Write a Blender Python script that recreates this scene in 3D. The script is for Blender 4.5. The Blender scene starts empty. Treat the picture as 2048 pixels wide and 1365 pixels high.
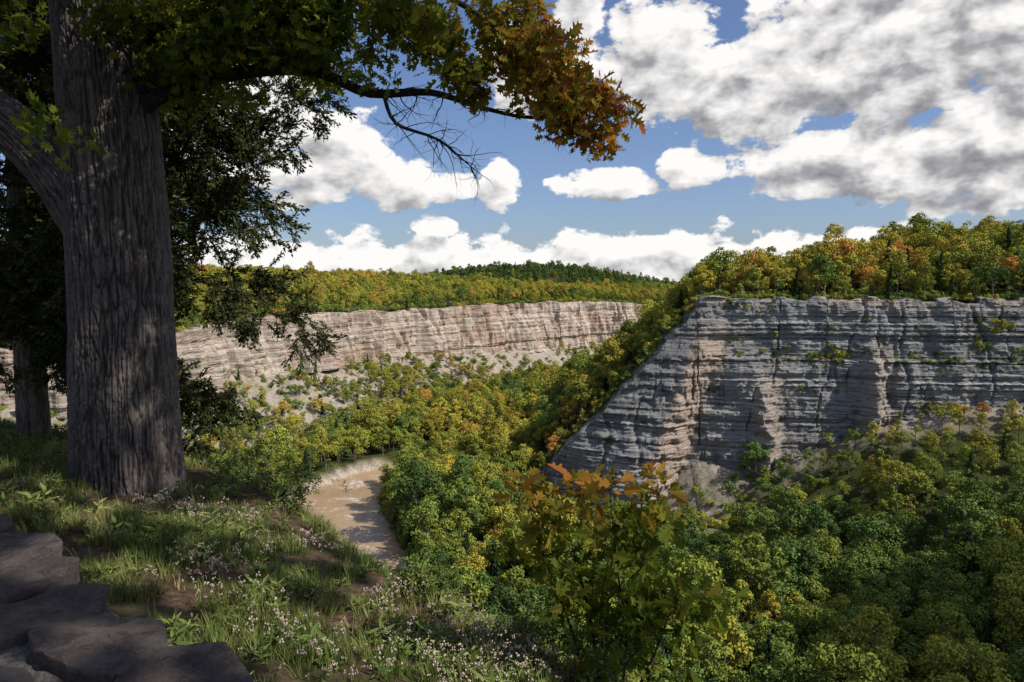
import bpy, math, random
import numpy as np
from mathutils import Vector, Euler, Matrix
rng=np.random.default_rng(7); random.seed(7)
scene=bpy.context.scene
scene.view_settings.view_transform='Standard'; scene.view_settings.look='None'; scene.view_settings.exposure=0
R=math.radians
SUN_AZ,SUN_EL=R(114),R(46)
SUN=Vector((math.sin(SUN_AZ)*math.cos(SUN_EL),math.cos(SUN_AZ)*math.cos(SUN_EL),math.sin(SUN_EL)))

# ---------------------------------------------------------------- noise
def _h(ix,iy,iz):
    h=(ix.astype(np.int64)*374761393+iy.astype(np.int64)*668265263+iz.astype(np.int64)*2147483647+12345)&0xffffffff
    h=((h^(h>>13))*1274126177)&0xffffffff
    h=((h^(h>>15))*2246822519)&0xffffffff
    return ((h^(h>>16))&0xffffff)/float(0xffffff)
def vn(x,y,z=0.0):
    x=np.asarray(x,float); y=np.asarray(y,float)+0*x; z=np.asarray(z,float)+0*x
    x0=np.floor(x);y0=np.floor(y);z0=np.floor(z)
    fx=x-x0;fy=y-y0;fz=z-z0
    fx=fx*fx*(3-2*fx);fy=fy*fy*(3-2*fy);fz=fz*fz*(3-2*fz)
    r=0
    for a in (0,1):
        for b in (0,1):
            for c in (0,1):
                w=(fx if a else 1-fx)*(fy if b else 1-fy)*(fz if c else 1-fz)
                r=r+w*_h(x0+a,y0+b,z0+c)
    return r*2-1
def fbm(x,y,z=0.0,o=4,g=.5):
    r=0;a=1;s=0
    x=np.asarray(x,float)
    for i in range(o):
        r=r+a*vn(x*2**i+17*i,np.asarray(y)*2**i+5*i,np.asarray(z)*2**i); s+=a; a*=g
    return r/s
def sst(a,b,x):
    t=np.clip((x-a)/(b-a),0,1); return t*t*(3-2*t)

# ---------------------------------------------------------------- polylines
def chaikin(P,n=2):
    P=np.array(P,float)
    for _ in range(n):
        Q=[P[0]]
        for a,b in zip(P[:-1],P[1:]):
            Q+= [a*.75+b*.25,a*.25+b*.75]
        Q.append(P[-1]); P=np.array(Q)
    return P
def query(x,y,P):
    """signed distance (left of travel = +), interpolated attributes, arclength"""
    best=np.full(x.shape,1e18); sd=np.zeros(x.shape); at=[np.zeros(x.shape) for _ in range(P.shape[1]-2)]
    sl=np.zeros(x.shape); acc=0
    for a,b in zip(P[:-1],P[1:]):
        dx,dy=b[0]-a[0],b[1]-a[1]; L=math.hypot(dx,dy)
        if L<1e-6: continue
        t=np.clip(((x-a[0])*dx+(y-a[1])*dy)/(L*L),0,1)
        qx=a[0]+t*dx;qy=a[1]+t*dy
        d2=(x-qx)**2+(y-qy)**2
        m=d2<best
        cr=dx*(y-a[1])-dy*(x-a[0])
        best=np.where(m,d2,best)
        sd=np.where(m,np.sqrt(d2)*np.where(cr>=0,1,-1),sd)
        for k in range(len(at)):
            at[k]=np.where(m,a[2+k]+t*(b[2+k]-a[2+k]),at[k])
        sl=np.where(m,acc+t*L,sl); acc+=L
    return sd,at,sl

# far wall: x,y,rim,base,rise of the plateau behind
FAR=chaikin([(-6000,600,-30,-62,20),(-700,200,-30,-62,30),(-420,320,-30,-62,36),(-290,380,-34,-66,38),(-217,430,-34,-68,40),
 (-202,480,-25,-62,40),(-174,560,-22,-60,40),(-130,650,-26,-65,34),(-69,760,-24,-72,28),(17,880,-24,-77,26),(129,1000,-24,-78,20),
 (218,1080,-32,-76,14),(330,1120,-34,-66,12),(520,1150,-34,-66,12),(900,1200,-34,-66,8),(6000,1500,-34,-66,8)],2)
# spur face: x,y,base of the rock
FACE=chaikin([(-30,346,-110),(18,343,-103),(45,338,-106),(60,336,-106),(78,335,-98),(91,335,-88),(113,331,-80),(145,326,-70),(170,322,-56),(232,312,-48),(330,300,-48),(480,262,-48),(900,180,-48),(6000,0,-48)],1)
EDGE=chaikin([(88,300),(91,335),(106,380),(142,480),(222,620),(380,760),(700,900),(6000,1200)],1)
BROW=chaikin([(-6000,-500),(-300,-20),(-120,24),(-60,28),(-20,17),(-8,11),(-4.8,9.2),(-3,7.55),(-1.65,5.6),(-.3,4.35),(.54,3.45),(1.5,2.4),(3,.8),(8,-6),(30,-28),(120,-70),(400,-120),(6000,-1500)],1)
RIVER=chaikin([(900,1050,14),(400,850,14),(160,720,15),(60,620,13),(15,545,12),(-16,480,12),(-46,438,13),(-74,408,15),(-91,380,18),(-94,345,23),(-81,305,24),(-62,268,20),(-48,230,15),(-50,185,14),(-60,140,14),(-120,100,16),(-400,80,18),(-900,60,18)],2)
def H(x,y,hard=False):
    x=np.asarray(x,float);y=np.asarray(y,float)
    rr=np.hypot(x,y)
    F=-110.5+fbm(x/60,y/60,3.3)*3.5
    rd,(rw,),_=query(x,y,RIVER); ra=np.abs(rd)
    F=F+5*sst(8,50,rd-rw)*(y>250)
    F=F+(-117.5-F)*(1-sst(rw-3,rw+7,ra))
    F=np.maximum(F,-117.5)
    # far side
    fd,(frim,fbase,frise),fs=query(x,y,FAR)
    out=frim+frise*sst(-20,420,fd)+fbm(x/170,y/170,1)*5*sst(0,150,fd)-sst(450,1400,fd)*frise*.9
    gul=np.abs(fbm(fs/13,-fd/90,2))
    inn=fbase-.62*np.maximum(-fd,0)+(gul*11-2)*sst(0,15,-fd)*sst(95,60,-fd)
    t=(fd>0)*1.0 if hard else sst(5,10,fd)
    far=inn*(1-t)+out*t
    # distant ridge
    far=np.maximum(far,-60+ (112*np.exp(-((x-60)/520)**2-((y-2500)/330)**2)+fbm(x/200,y/200)*8) )*(fd>0)+far*(fd<=0)
    # spur
    sd,(sbase,),ss=query(x,y,FACE)
    ed,_,_=query(x,y,EDGE)
    slope=np.interp(y,[330,400,480,800],[1.18,.98,.78,.7])
    top=-7+np.where(ed<0,20*sst(5,130,-ed)*sst(60,260,x)*sst(0,110,sd),0)-slope*np.maximum(ed,0)+fbm(x/40,y/40,7)*2.0*sst(6,30,np.abs(ed))
    fan=13*np.exp(-((x-86)/17)**2)*sst(50,5,-sd)
    fr=sbase+fan-.56*np.maximum(-sd,0)+fbm(x/25,y/25,9)*2.5*sst(4,30,-sd)
    t=(sd>0)*1.0 if hard else sst(4,9,sd)
    sp=fr*(1-t)+np.maximum(top,np.minimum(fr,F))*t
    # our own rim
    bd,_,_=query(x,y,BROW)
    plat=-2.33+.19*np.clip(-bd,0,3.4)+fbm(x/1.1,y/1.1,4)*.06*(rr<60)
    drop=np.interp(bd,[0,.25,.8,2,6,14,45,115,160,1e5],[0,.05,.5,2.1,8,22,86,112,160,400])
    near=plat-drop+fbm(x/14,y/14,6)*3*sst(10,40,bd)
    return np.maximum.reduce([F,far,sp,near]),dict(rd=ra,rs=rd,rw=rw,fd=fd,fs=fs,sd=sd,ed=ed,bd=bd,sbase=sbase)

# ---------------------------------------------------------------- node helpers
def newmat(name):
    m=bpy.data.materials.new(name); m.use_nodes=True; nt=m.node_tree; nt.nodes.clear()
    o=nt.nodes.new('ShaderNodeOutputMaterial'); return m,nt,o
class G:
    def __init__(s,nt): s.nt=nt
    def n(s,t,**k):
        nd=s.nt.nodes.new(t)
        for a,b in k.items(): setattr(nd,a,b)
        return nd
    def put(s,sock,v):
        if v is None: return
        if isinstance(v,bpy.types.NodeSocket): s.nt.links.new(v,sock)
        else:
            if hasattr(sock.default_value,'__len__'):
                L=len(sock.default_value); v=tuple(v) if hasattr(v,'__len__') else (v,)*L
                if L==4 and len(v)==3: v=v+(1,)
                sock.default_value=v
            else: sock.default_value=v
    def m(s,op,a,b=None,c=None,clamp=False):
        nd=s.n('ShaderNodeMath',operation=op,use_clamp=clamp)
        for i,v in enumerate((a,b,c)): s.put(nd.inputs[i],v)
        return nd.outputs[0]
    def vm(s,op,a,b=None):
        nd=s.n('ShaderNodeVectorMath',operation=op); s.put(nd.inputs[0],a); s.put(nd.inputs[1],b)
        return nd.outputs['Value'] if op in('DOT_PRODUCT','LENGTH') else nd.outputs[0]
    def noise(s,vec,scale,detail=4,rough=.55,dist=0,dim='3D'):
        nd=s.n('ShaderNodeTexNoise'); nd.noise_dimensions=dim; s.put(nd.inputs['Vector'],vec); s.put(nd.inputs['Scale'],scale)
        s.put(nd.inputs['Detail'],detail); s.put(nd.inputs['Roughness'],rough); s.put(nd.inputs['Distortion'],dist)
        return nd.outputs['Fac']
    def mr(s,v,a,b,c=0,d=1,smooth=False):
        nd=s.n('ShaderNodeMapRange'); nd.interpolation_type='SMOOTHSTEP' if smooth else 'LINEAR'
        for i,q in enumerate((v,a,b,c,d)): s.put(nd.inputs[i],q)
        return nd.outputs[0]
    def mix(s,f,a,b,blend='MIX'):
        nd=s.n('ShaderNodeMix',data_type='RGBA',blend_type=blend)
        s.put(nd.inputs[0],f); s.put(nd.inputs[6],a); s.put(nd.inputs[7],b); return nd.outputs[2]
    def ramp(s,f,st,interp='LINEAR'):
        nd=s.n('ShaderNodeValToRGB'); s.put(nd.inputs[0],f); e=nd.color_ramp; e.interpolation=interp
        while len(e.elements)<len(st): e.elements.new(.5)
        for el,(p,c) in zip(e.elements,st): el.position=p; el.color=tuple(c)+(1,)
        return nd.outputs[0]
    def attr(s,name,typ='GEOMETRY'):
        nd=s.n('ShaderNodeAttribute',attribute_name=name); nd.attribute_type=typ; return nd
    def pos(s): return s.n('ShaderNodeNewGeometry').outputs['Position']
    def bump(s,h,st=.5,d=.1):
        nd=s.n('ShaderNodeBump'); s.put(nd.inputs['Height'],h); s.put(nd.inputs['Strength'],st); s.put(nd.inputs['Distance'],d); return nd.outputs[0]
    def pbr(s,col,rough=.9,nrm=None,spec=.2):
        nd=s.n('ShaderNodeBsdfPrincipled'); s.put(nd.inputs['Base Color'],col); s.put(nd.inputs['Roughness'],rough)
        s.put(nd.inputs['Specular IOR Level'],spec)
        if nrm is not None: s.put(nd.inputs['Normal'],nrm)
        return nd.outputs[0]

def leafmat(name,stops,trans=.3,rand=.25,gain=1.0):
    m,nt,o=newmat(name); g=G(nt)
    t=g.attr('tint','INSTANCER').outputs['Fac']
    oi=g.n('ShaderNodeObjectInfo')
    lf=g.attr('lv').outputs['Fac']
    f=g.m('ADD',t,g.m('MULTIPLY',g.m('SUBTRACT',lf,.5),rand),clamp=True)
    c=g.ramp(f,stops)
    br=g.m('ADD',g.m('MULTIPLY',oi.outputs['Random'],.55*gain),.72*gain)
    br=g.m('MULTIPLY',br,g.m('ADD',g.m('MULTIPLY',lf,.5),.75))
    cb=g.n('ShaderNodeCombineXYZ')
    for i in range(3): g.put(cb.inputs[i],br)
    c=g.vm('MULTIPLY',c,cb.outputs[0])
    d=g.n('ShaderNodeBsdfDiffuse'); g.put(d.inputs[0],c); out=d.outputs[0]
    if trans>0:
        tr=g.n('ShaderNodeBsdfTranslucent'); g.put(tr.inputs[0],g.vm('MULTIPLY',c,(1.15,1.15,.7)))
        mx=g.n('ShaderNodeMixShader'); g.put(mx.inputs[0],trans); g.put(mx.inputs[1],d.outputs[0]); g.put(mx.inputs[2],tr.outputs[0])
        out=mx.outputs[0]
    nt.links.new(out,o.inputs[0]); return m

M_forest=leafmat('forest_foliage',[(0,(.045,.078,.024)),(.22,(.088,.13,.030)),(.45,(.165,.185,.033)),(.7,(.26,.225,.036)),(.88,(.30,.215,.040)),(1,(.33,.155,.042))],0,.12,1.42)
M_conifer=leafmat('conifer_foliage',[(0,(.025,.05,.02)),(1,(.07,.10,.035))],0,.2,1.2)
M_oakleaf=leafmat('oak_leaves',[(0,(.07,.12,.02)),(.35,(.14,.17,.026)),(.6,(.23,.18,.03)),(.8,(.28,.14,.03)),(1,(.27,.08,.03))],.48,.25)
M_cedar=leafmat('cedar_foliage',[(0,(.022,.036,.014)),(1,(.065,.07,.026))],0,.4,1.2)
M_grass=leafmat('grass_blades',[(0,(.07,.11,.028)),(.5,(.13,.155,.045)),(1,(.25,.21,.10))],0,.3,1.3)
M_weed=leafmat('weed_leaves',[(0,(.07,.11,.03)),(1,(.16,.18,.055))],0,.3,1.15)
def flatmat(name,col,rough=.9,sc=3,amt=.4,bump=.3):
    m,nt,o=newmat(name); g=G(nt); n=g.noise(g.pos(),sc,3,.65)
    c=g.mix(n,[v*(1-amt) for v in col],[v*(1+amt) for v in col])
    d=g.n('ShaderNodeBsdfDiffuse'); g.put(d.inputs[0],c); nt.links.new(d.outputs[0],o.inputs[0]); return m
M_stem=flatmat('twig_bark',(.045,.036,.03),.9,12)
M_ftrunk=flatmat('forest_bark',(.15,.135,.12),.9,3)
M_flower=flatmat('pussytoes_petals',(.54,.43,.37),.9,20,.25)
M_gstem=flatmat('green_stems',(.09,.12,.035),.8,8)

# bark
def barkmat(name,dark,light,sc):
    m,nt,o=newmat(name); g=G(nt); p=g.pos()
    v=g.vm('MULTIPLY',p,(sc,sc,sc*.16))
    n1=g.noise(v,4,7,.7,.4); n2=g.noise(p,9,5,.6)
    fa=g.attr('ridge').outputs['Fac']
    f=g.m('ADD',g.m('MULTIPLY',fa,.6),g.m('MULTIPLY',n1,.5))
    c=g.ramp(f,[(.15,dark),(.8,light),(1,[q*1.3 for q in light])])
    c=g.mix(g.mr(n2,.5,.75,0,.3),c,(.08,.085,.07))
    nt.links.new(g.pbr(c,.92,g.bump(n1,.9,.02)),o.inputs[0]); return m
M_bark=barkmat('oak_bark',(.012,.010,.009),(.125,.105,.097),9)
M_cbark=barkmat('cedar_bark',(.03,.022,.02),(.19,.14,.12),14)

# terrain
def terrain_mat():
    m,nt,o=newmat('terrain_ground'); g=G(nt); p=g.pos()
    n=g.noise(p,.15,8,.65); nf=g.noise(p,.5,9,.75); nn=g.noise(p,14,8,.7)
    forest=g.mix(g.mr(n,.35,.65),(.03,.042,.013),(.08,.09,.025))
    sc=g.mix(g.mr(nf,.35,.65),(.19,.16,.13),(.46,.40,.34))
    sc=g.mix(g.mr(g.noise(p,.06,7,.7),.50,.62,0,.7),sc,(.13,.14,.05))
    near=g.mix(g.mr(nn,.42,.62),(.055,.03,.02),(.14,.098,.07))
    near=g.mix(g.mr(g.noise(p,3,5,.6),.45,.62),near,(.06,.065,.025))
    c=g.mix(g.attr('scree').outputs['Fac'],forest,sc)
    c=g.mix(g.attr('bank').outputs['Fac'],c,g.mix(g.mr(nf,.4,.6),(.28,.22,.17),(.52,.45,.38)))
    c=g.mix(g.attr('near').outputs['Fac'],c,near)
    b=g.bump(nf,.9,1.0)
    b2=g.n('ShaderNodeBump'); g.put(b2.inputs['Height'],nn); g.put(b2.inputs['Strength'],.6); g.put(b2.inputs['Distance'],.03)
    nm=g.n('ShaderNodeMix',data_type='VECTOR'); g.put(nm.inputs[0],g.attr('near').outputs['Fac']); g.put(nm.inputs[4],b); g.put(nm.inputs[5],b2.outputs[0])
    nt.links.new(g.pbr(c,.95,nm.outputs[1],.1),o.inputs[0]); return m
M_ter=terrain_mat()
def cliffmat(name,a,b,dark,stain,warmcols,f1=.35,f2=.9):
    m,nt,o=newmat(name); g=G(nt); p=g.pos()
    warp=g.noise(p,.03,3,.5)
    sx=g.n('ShaderNodeSeparateXYZ'); g.put(sx.inputs[0],p)
    z=g.m('ADD',sx.outputs[2],g.m('MULTIPLY',warp,2.0))
    cz=g.n('ShaderNodeCombineXYZ'); g.put(cz.inputs[0],g.m('MULTIPLY',sx.outputs[0],.02)); g.put(cz.inputs[1],g.m('MULTIPLY',sx.outputs[1],.02)); g.put(cz.inputs[2],z)
    s1=g.noise(cz.outputs[0],f1,8,.85); s2=g.noise(cz.outputs[0],f2,6,.9)
    n=g.noise(p,.25,8,.75); big=g.noise(p,.035,4,.6)
    c=g.mix(g.mr(s1,.40,.60),a,b)
    c=g.mix(g.mr(s2,.515,.585,0,.85),c,dark)
    c=g.mix(g.mr(n,.52,.68,0,.6),c,[q*.6 for q in a])
    c=g.mix(g.mr(big,.45,.65,0,.4),c,[q*.65 for q in a])
    vs=g.noise(g.vm('MULTIPLY',p,(.2,.2,.02)),1,6,.7)
    c=g.mix(g.mr(vs,.56,.68,0,stain),c,dark)
    w=g.attr('warm').outputs['Fac']
    c=g.mix(w,c,g.mix(g.mr(s2,.45,.6),*warmcols))
    gr=g.attr('green').outputs['Fac']
    c=g.mix(g.m('MULTIPLY',gr,g.mr(n,.45,.55)),c,(.07,.09,.03))
    h=g.m('ADD',g.m('MULTIPLY',s2,1.2),g.m('MULTIPLY',n,.6))
    nt.links.new(g.pbr(c,.95,g.bump(h,1,1.6),.1),o.inputs[0]); return m
M_cfar=cliffmat('far_cliff_rock',(.54,.44,.36),(.70,.62,.53),(.22,.155,.12),.35,((.52,.37,.29),(.30,.20,.145)))
M_cspur=cliffmat('spur_cliff_rock',(.30,.305,.31),(.56,.555,.535),(.095,.10,.11),.85,((.66,.54,.45),(.38,.29,.23)),.5,1.2)

# ---------------------------------------------------------------- mesh helpers
def mesh_obj(name,V,F,mats=(),attrs=None,smooth=True,parent=None,fmat=None,link=True):
    me=bpy.data.meshes.new(name)
    V=np.asarray(V,np.float32).reshape(-1,3)
    if isinstance(F,np.ndarray) and F.ndim==2 and len(F):
        k=F.shape[1]
        me.vertices.add(len(V)); me.vertices.foreach_set('co',V.ravel())
        me.loops.add(F.size); me.loops.foreach_set('vertex_index',F.astype(np.int32).ravel())
        me.polygons.add(len(F)); me.polygons.foreach_set('loop_start',np.arange(0,F.size,k,dtype=np.int32))
        me.update(calc_edges=True)
    else:
        me.from_pydata([tuple(map(float,v)) for v in V],[],[tuple(map(int,f)) for f in F] if len(F) else [])
    if len(F): me.polygons.foreach_set('use_smooth',[bool(smooth)]*len(me.polygons))
    for mt in mats: me.materials.append(mt)
    if fmat is not None: me.polygons.foreach_set('material_index',np.asarray(fmat,np.int32))
    for k,(typ,val) in (attrs or {}).items():
        a=me.attributes.new(k,typ,'POINT'); val=np.asarray(val)
        if typ=='FLOAT_VECTOR': a.data.foreach_set('vector',val.astype(np.float32).ravel())
        else: a.data.foreach_set('value',val.ravel())
    me.update()
    ob=bpy.data.objects.new(name,me)
    if link: scene.collection.objects.link(ob)
    if parent: ob.parent=parent
    return ob
def empty(name,loc=(0,0,0)):
    e=bpy.data.objects.new(name,None); scene.collection.objects.link(e); return e
def gridfaces(nu,nv):
    i=np.arange(nu-1)[:,None]*nv+np.arange(nv-1)[None]
    return np.stack([i,i+nv,i+nv+1,i+1],-1).reshape(-1,4)

class Bld:
    def __init__(s): s.V=[];s.F=[];s.M=[];s.L=[]
    def add(s,V,F,mi=0,lv=.5):
        o=len(s.V); s.V+= [tuple(v) for v in V]; s.F+=[tuple(i+o for i in f) for f in F]; s.M+=[mi]*len(F); s.L+=[lv]*len(V)
    def tube(s,P,Rd,seg=8,mi=0):
        P=[Vector(p) for p in P]; n=len(P); V=[];F=[]
        prev=None
        for i,p in enumerate(P):
            t=(P[min(i+1,n-1)]-P[max(i-1,0)]).normalized()
            if prev is None:
                a=t.orthogonal().normalized()
            else:
                a=(prev-t*prev.dot(t)).normalized()
            prev=a; b=t.cross(a)
            for k in range(seg):
                th=2*math.pi*k/seg; V.append(p+(a*math.cos(th)+b*math.sin(th))*Rd[i])
        for i in range(n-1):
            for k in range(seg):
                k2=(k+1)%seg; F.append((i*seg+k,i*seg+k2,(i+1)*seg+k2,(i+1)*seg+k))
        s.add(V,F,mi)
    def obj(s,name,mats,parent=None,link=True,smooth=True):
        return mesh_obj(name,s.V,s.F,mats,{'lv':('FLOAT',np.array(s.L,np.float32))},smooth,parent,s.M,link)

def smoothpath(P,R_,n=4):
    P=[Vector(p) for p in P]; out=[];ro=[]
    for i in range(len(P)-1):
        p0=P[max(i-1,0)];p1=P[i];p2=P[i+1];p3=P[min(i+2,len(P)-1)]
        for k in range(n):
            t=k/n
            out.append(.5*((2*p1)+(p2-p0)*t+(2*p0-5*p1+4*p2-p3)*t*t+(3*p1-p0-3*p2+p3)*t**3)); ro.append(R_[i]*(1-t)+R_[i+1]*t)
    out.append(P[-1]);ro.append(R_[-1]); return out,ro

# geometry-nodes instancer -------------------------------------------------
def instancer(name,coll,pts,rot,scl,tint,idx,parent=None):
    n=len(pts)
    ob=mesh_obj(name,pts,[],(),{'rot':('FLOAT_VECTOR',rot),'scl':('FLOAT',np.asarray(scl,np.float32)),'tint':('FLOAT',np.asarray(tint,np.float32)),'idx':('INT',np.asarray(idx,np.int32))},parent=parent)
    ng=bpy.data.node_groups.new(name+'_nodes','GeometryNodeTree')
    ng.interface.new_socket('Geometry',in_out='INPUT',socket_type='NodeSocketGeometry')
    ng.interface.new_socket('Geometry',in_out='OUTPUT',socket_type='NodeSocketGeometry')
    N=ng.nodes; gi=N.new('NodeGroupInput'); go=N.new('NodeGroupOutput')
    ci=N.new('GeometryNodeCollectionInfo'); ci.inputs[0].default_value=coll; ci.inputs['Separate Children'].default_value=True; ci.inputs['Reset Children'].default_value=True
    ip=N.new('GeometryNodeInstanceOnPoints'); ip.inputs['Pick Instance'].default_value=True
    def na(nm,t):
        q=N.new('GeometryNodeInputNamedAttribute'); q.data_type=t; q.inputs['Name'].default_value=nm; return q.outputs['Attribute']
    L=ng.links.new
    L(gi.outputs[0],ip.inputs['Points']); L(ci.outputs[0],ip.inputs['Instance']); L(na('idx','INT'),ip.inputs['Instance Index'])
    L(na('rot','FLOAT_VECTOR'),ip.inputs['Rotation']); L(na('scl','FLOAT'),ip.inputs['Scale']); L(ip.outputs[0],go.inputs[0])
    md=ob.modifiers.new('instances','NODES'); md.node_group=ng
    return ob
def coll_of(name,obs):
    c=bpy.data.collections.new(name)
    for i,o in enumerate(obs): o.name='%s_%02d'%(name,i); c.objects.link(o)
    return c

# ---------------------------------------------------------------- terrain
ang=np.concatenate([np.linspace(-180,-62,50)[:-1],np.linspace(-62,62,640),np.linspace(62,180,50)[1:]])
rad=np.concatenate([[0.05],np.exp(np.linspace(math.log(.6),math.log(8000),700))])
A,Rr=np.meshgrid(np.radians(ang),rad,indexing='ij')
X=np.sin(A)*Rr;Y=np.cos(A)*Rr
Z,q=H(X,Y)
nz=fbm(X/8,Y/8,0.5)
scree=np.where(q['fd']<0,1-sst(60,95,-q['fd']+nz*18),0)*(q['fd']<12)
scree=np.maximum(scree,(1-sst(10,30,-q['sd']+nz*14))*(q['sd']<10)*(q['sd']>-60)*(X>0))
scree=np.maximum(scree,np.exp(-((X-78)/26)**2)*(q['sd']<5)*sst(56,42,-q['sd']+nz*10))
bank=(1-sst(q['rw']+2.5,q['rw']+6.5,q['rd']+nz*3))*np.where(q['rs']<0,1,.15)*(Y<425)
nearA=1-sst(25,60,Rr)
mesh_obj('terrain',np.stack([X,Y,Z],-1).reshape(-1,3),gridfaces(len(ang),len(rad))[:,::-1].copy(),[M_ter],
  {'scree':('FLOAT',scree.ravel().astype(np.float32)),'bank':('FLOAT',bank.ravel().astype(np.float32)),'near':('FLOAT',nearA.ravel().astype(np.float32))})

# ---------------------------------------------------------------- cliffs
def resample(P,step):
    out=[];acc=0
    for a,b in zip(P[:-1],P[1:]):
        L=math.hypot(b[0]-a[0],b[1]-a[1])
        if L<1e-6: continue
        n=max(1,int(L/step))
        for k in range(n):
            out.append(np.append(a+(b-a)*k/n,acc+L*k/n))
        acc+=L
    return np.array(out)
def wall(name,S,rows,topf,basef,offf,mat,warmf,greenf):
    x=S[:,0];y=S[:,1]; tx=np.gradient(x);ty=np.gradient(y)
    k=np.ones(9)/9; tx=np.convolve(np.pad(tx,4,'edge'),k,'valid'); ty=np.convolve(np.pad(ty,4,'edge'),k,'valid')
    l=np.hypot(tx,ty); nx=ty/l; ny=-tx/l   # into the gorge
    top=topf(S); base=basef(S)-9
    v=np.linspace(0,1,rows)[None]
    zz=top[:,None]+(base-top)[:,None]*v
    off=offf(S,zz,top,base,nx,ny)
    XX=x[:,None]+nx[:,None]*off; YY=y[:,None]+ny[:,None]*off
    lipd=np.array([12,8,4,1.2])[None]
    lx=x[:,None]-nx[:,None]*(lipd)+nx[:,None]*off[:,:1]*(1-lipd/12); ly=y[:,None]-ny[:,None]*lipd+ny[:,None]*off[:,:1]*(1-lipd/12)
    lz=top[:,None]+np.array([.1,.5,.6,.45])[None]+0*lx
    XX=np.concatenate([lx,XX],1);YY=np.concatenate([ly,YY],1);ZZ=np.concatenate([lz,zz],1)
    wm=np.concatenate([0*lx+.0,warmf(S,zz)+0*zz],1); gn=np.concatenate([0*lx+1,greenf(S,zz)+0*zz],1)
    return mesh_obj(name,np.stack([XX,YY,ZZ],-1).reshape(-1,3),gridfaces(XX.shape[0],XX.shape[1])[:,::-1].copy(),[mat],
       {'warm':('FLOAT',wm.ravel().astype(np.float32)),'green':('FLOAT',gn.ravel().astype(np.float32))},smooth=False)
def strata(s,z,th,amp,seed):
    zz=z+fbm(s/110,0*s,seed)*.8
    a=_h(np.floor(zz/th),0*zz+seed,0*zz); b=_h(np.floor(zz/(th*2.7)),0*zz+seed+3,0*zz)
    c=_h(np.floor(zz/th),np.floor(s/ (th*4)+a*7),0*zz+seed)
    return (a*.6+b*.8+c*.3)*amp
Sf=resample(FAR,1.5)
Sf=Sf[(Sf[:,0]>-460)&(Sf[:,0]<560)]
def offfar(S,zz,top,base,nx,ny):
    s=S[:,-1][:,None]+0*zz; d=(top[:,None]-zz)
    gv=np.abs(fbm(s/24,zz/160,15)); 
    o=d*.14+fbm(s/45,zz/140,2)*14+np.abs(fbm(s/16,zz/60,5))*14+np.abs(fbm(s/5,zz/30,6))*3+strata(s,zz,2.4,2.4,11)+fbm(s/3,zz/3,8)*.8-5*sst(.08,0,gv)
    return o+1
wall('far_cliff',Sf,50,lambda S:S[:,2]+fbm(S[:,-1]/30,0*S[:,0],1)*4,lambda S:S[:,3],offfar,M_cfar,
   lambda S,z:sst(.0,.4,fbm(S[:,-1][:,None]/50+0*z,z/12,3))*.7, lambda S,z:0*z+.7*(fbm(S[:,-1][:,None]/10+0*z,z/6,3)>.36))
Ss=resample(FACE,.7); Ss=Ss[(Ss[:,0]>-4)&(Ss[:,0]<560)]
def topspur(S):
    z,qq=H(S[:,0]-0.0,S[:,1]+2.0,hard=True); k=np.ones(7)/7
    z=np.convolve(np.pad(z,3,'edge'),k,'valid')
    return z+fbm(S[:,-1]/9,0*z,1)*2.4+(_h(np.floor(S[:,-1]/6),0*z,0*z)-.5)*2
def fin(x,zz,xc,wl,wr,seed):
    xx=x+fbm(x/4,zz/3,seed+20)*2.2+fbm(zz/7,0*zz,seed)*3
    return np.where(xx<xc,np.clip(1-(xc-xx)/wl,0,1),np.clip(1-(xx-xc)/wr,0,1))
def finx(zz): return 62+(zz+100)/85*31
def offspur(S,zz,top,base,nx,ny):
    s=S[:,-1][:,None]+0*zz; x=S[:,0][:,None]+0*zz; d=(top[:,None]-zz)
    jb=_h(np.floor(s/4+fbm(s/20,zz/10,4)*1.5),np.floor(zz/5),0*zz)
    o=d*.11+fbm(s/34,zz/60,2)*4+jb*1.1+strata(s,zz,1.1,1.8,31)+fbm(s/2,zz/2,8)*.5+fbm(s/8,zz/8,18)*1.3
    cut=np.abs(fbm(s/17,zz/70,12)); o-=1.6*sst(.06,0,cut)
    o+=(3+20*np.clip((-zz-15)/85,0,1))*fin(x,zz,finx(zz),48,16,3)*(.8+.4*strata(s,zz,3.1,.5,8))
    o+=7*fin(x,zz,121,7,7,4)*sst(-40,-56,zz)+6*fin(x,zz,168,8,6,5)*sst(-16,-34,zz)
    o+=3*fin(x,zz,205,12,7,9)*sst(-8,-20,zz)
    o+=3.0*sst(-33,-36,zz)*sst(95,110,x)
    return o+1
def warmspur(S,zz):
    x=S[:,0][:,None]+0*zz; f=x-finx(zz)
    return np.clip(.95*sst(-5,0,f)*sst(22,12,f)*sst(-14,-30,zz)+.6*np.exp(-((x-123)/8)**2)*sst(-30,-50,zz)+.55*np.exp(-((x-170)/7)**2)*sst(-22,-36,zz)+.8*sst(-13,-7,zz)*(fbm(x/8,zz/9)>.05),0,1)  # warm pale rock colour puts sunlight onto the fins; rim patches are noise
wall('spur_cliff',Ss,190,topspur,lambda S:S[:,2],offspur,M_cspur,warmspur,
   lambda S,z:np.clip(np.exp(-((z+35)/2.5)**2)*(S[:,0][:,None]>100)*1.0*(fbm(S[:,0][:,None]/10+0*z,0*z,3)>-.05)+.8*sst(.25,.45,fbm(S[:,0][:,None]/9+0*z,z/5,7)),0,1))

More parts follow.
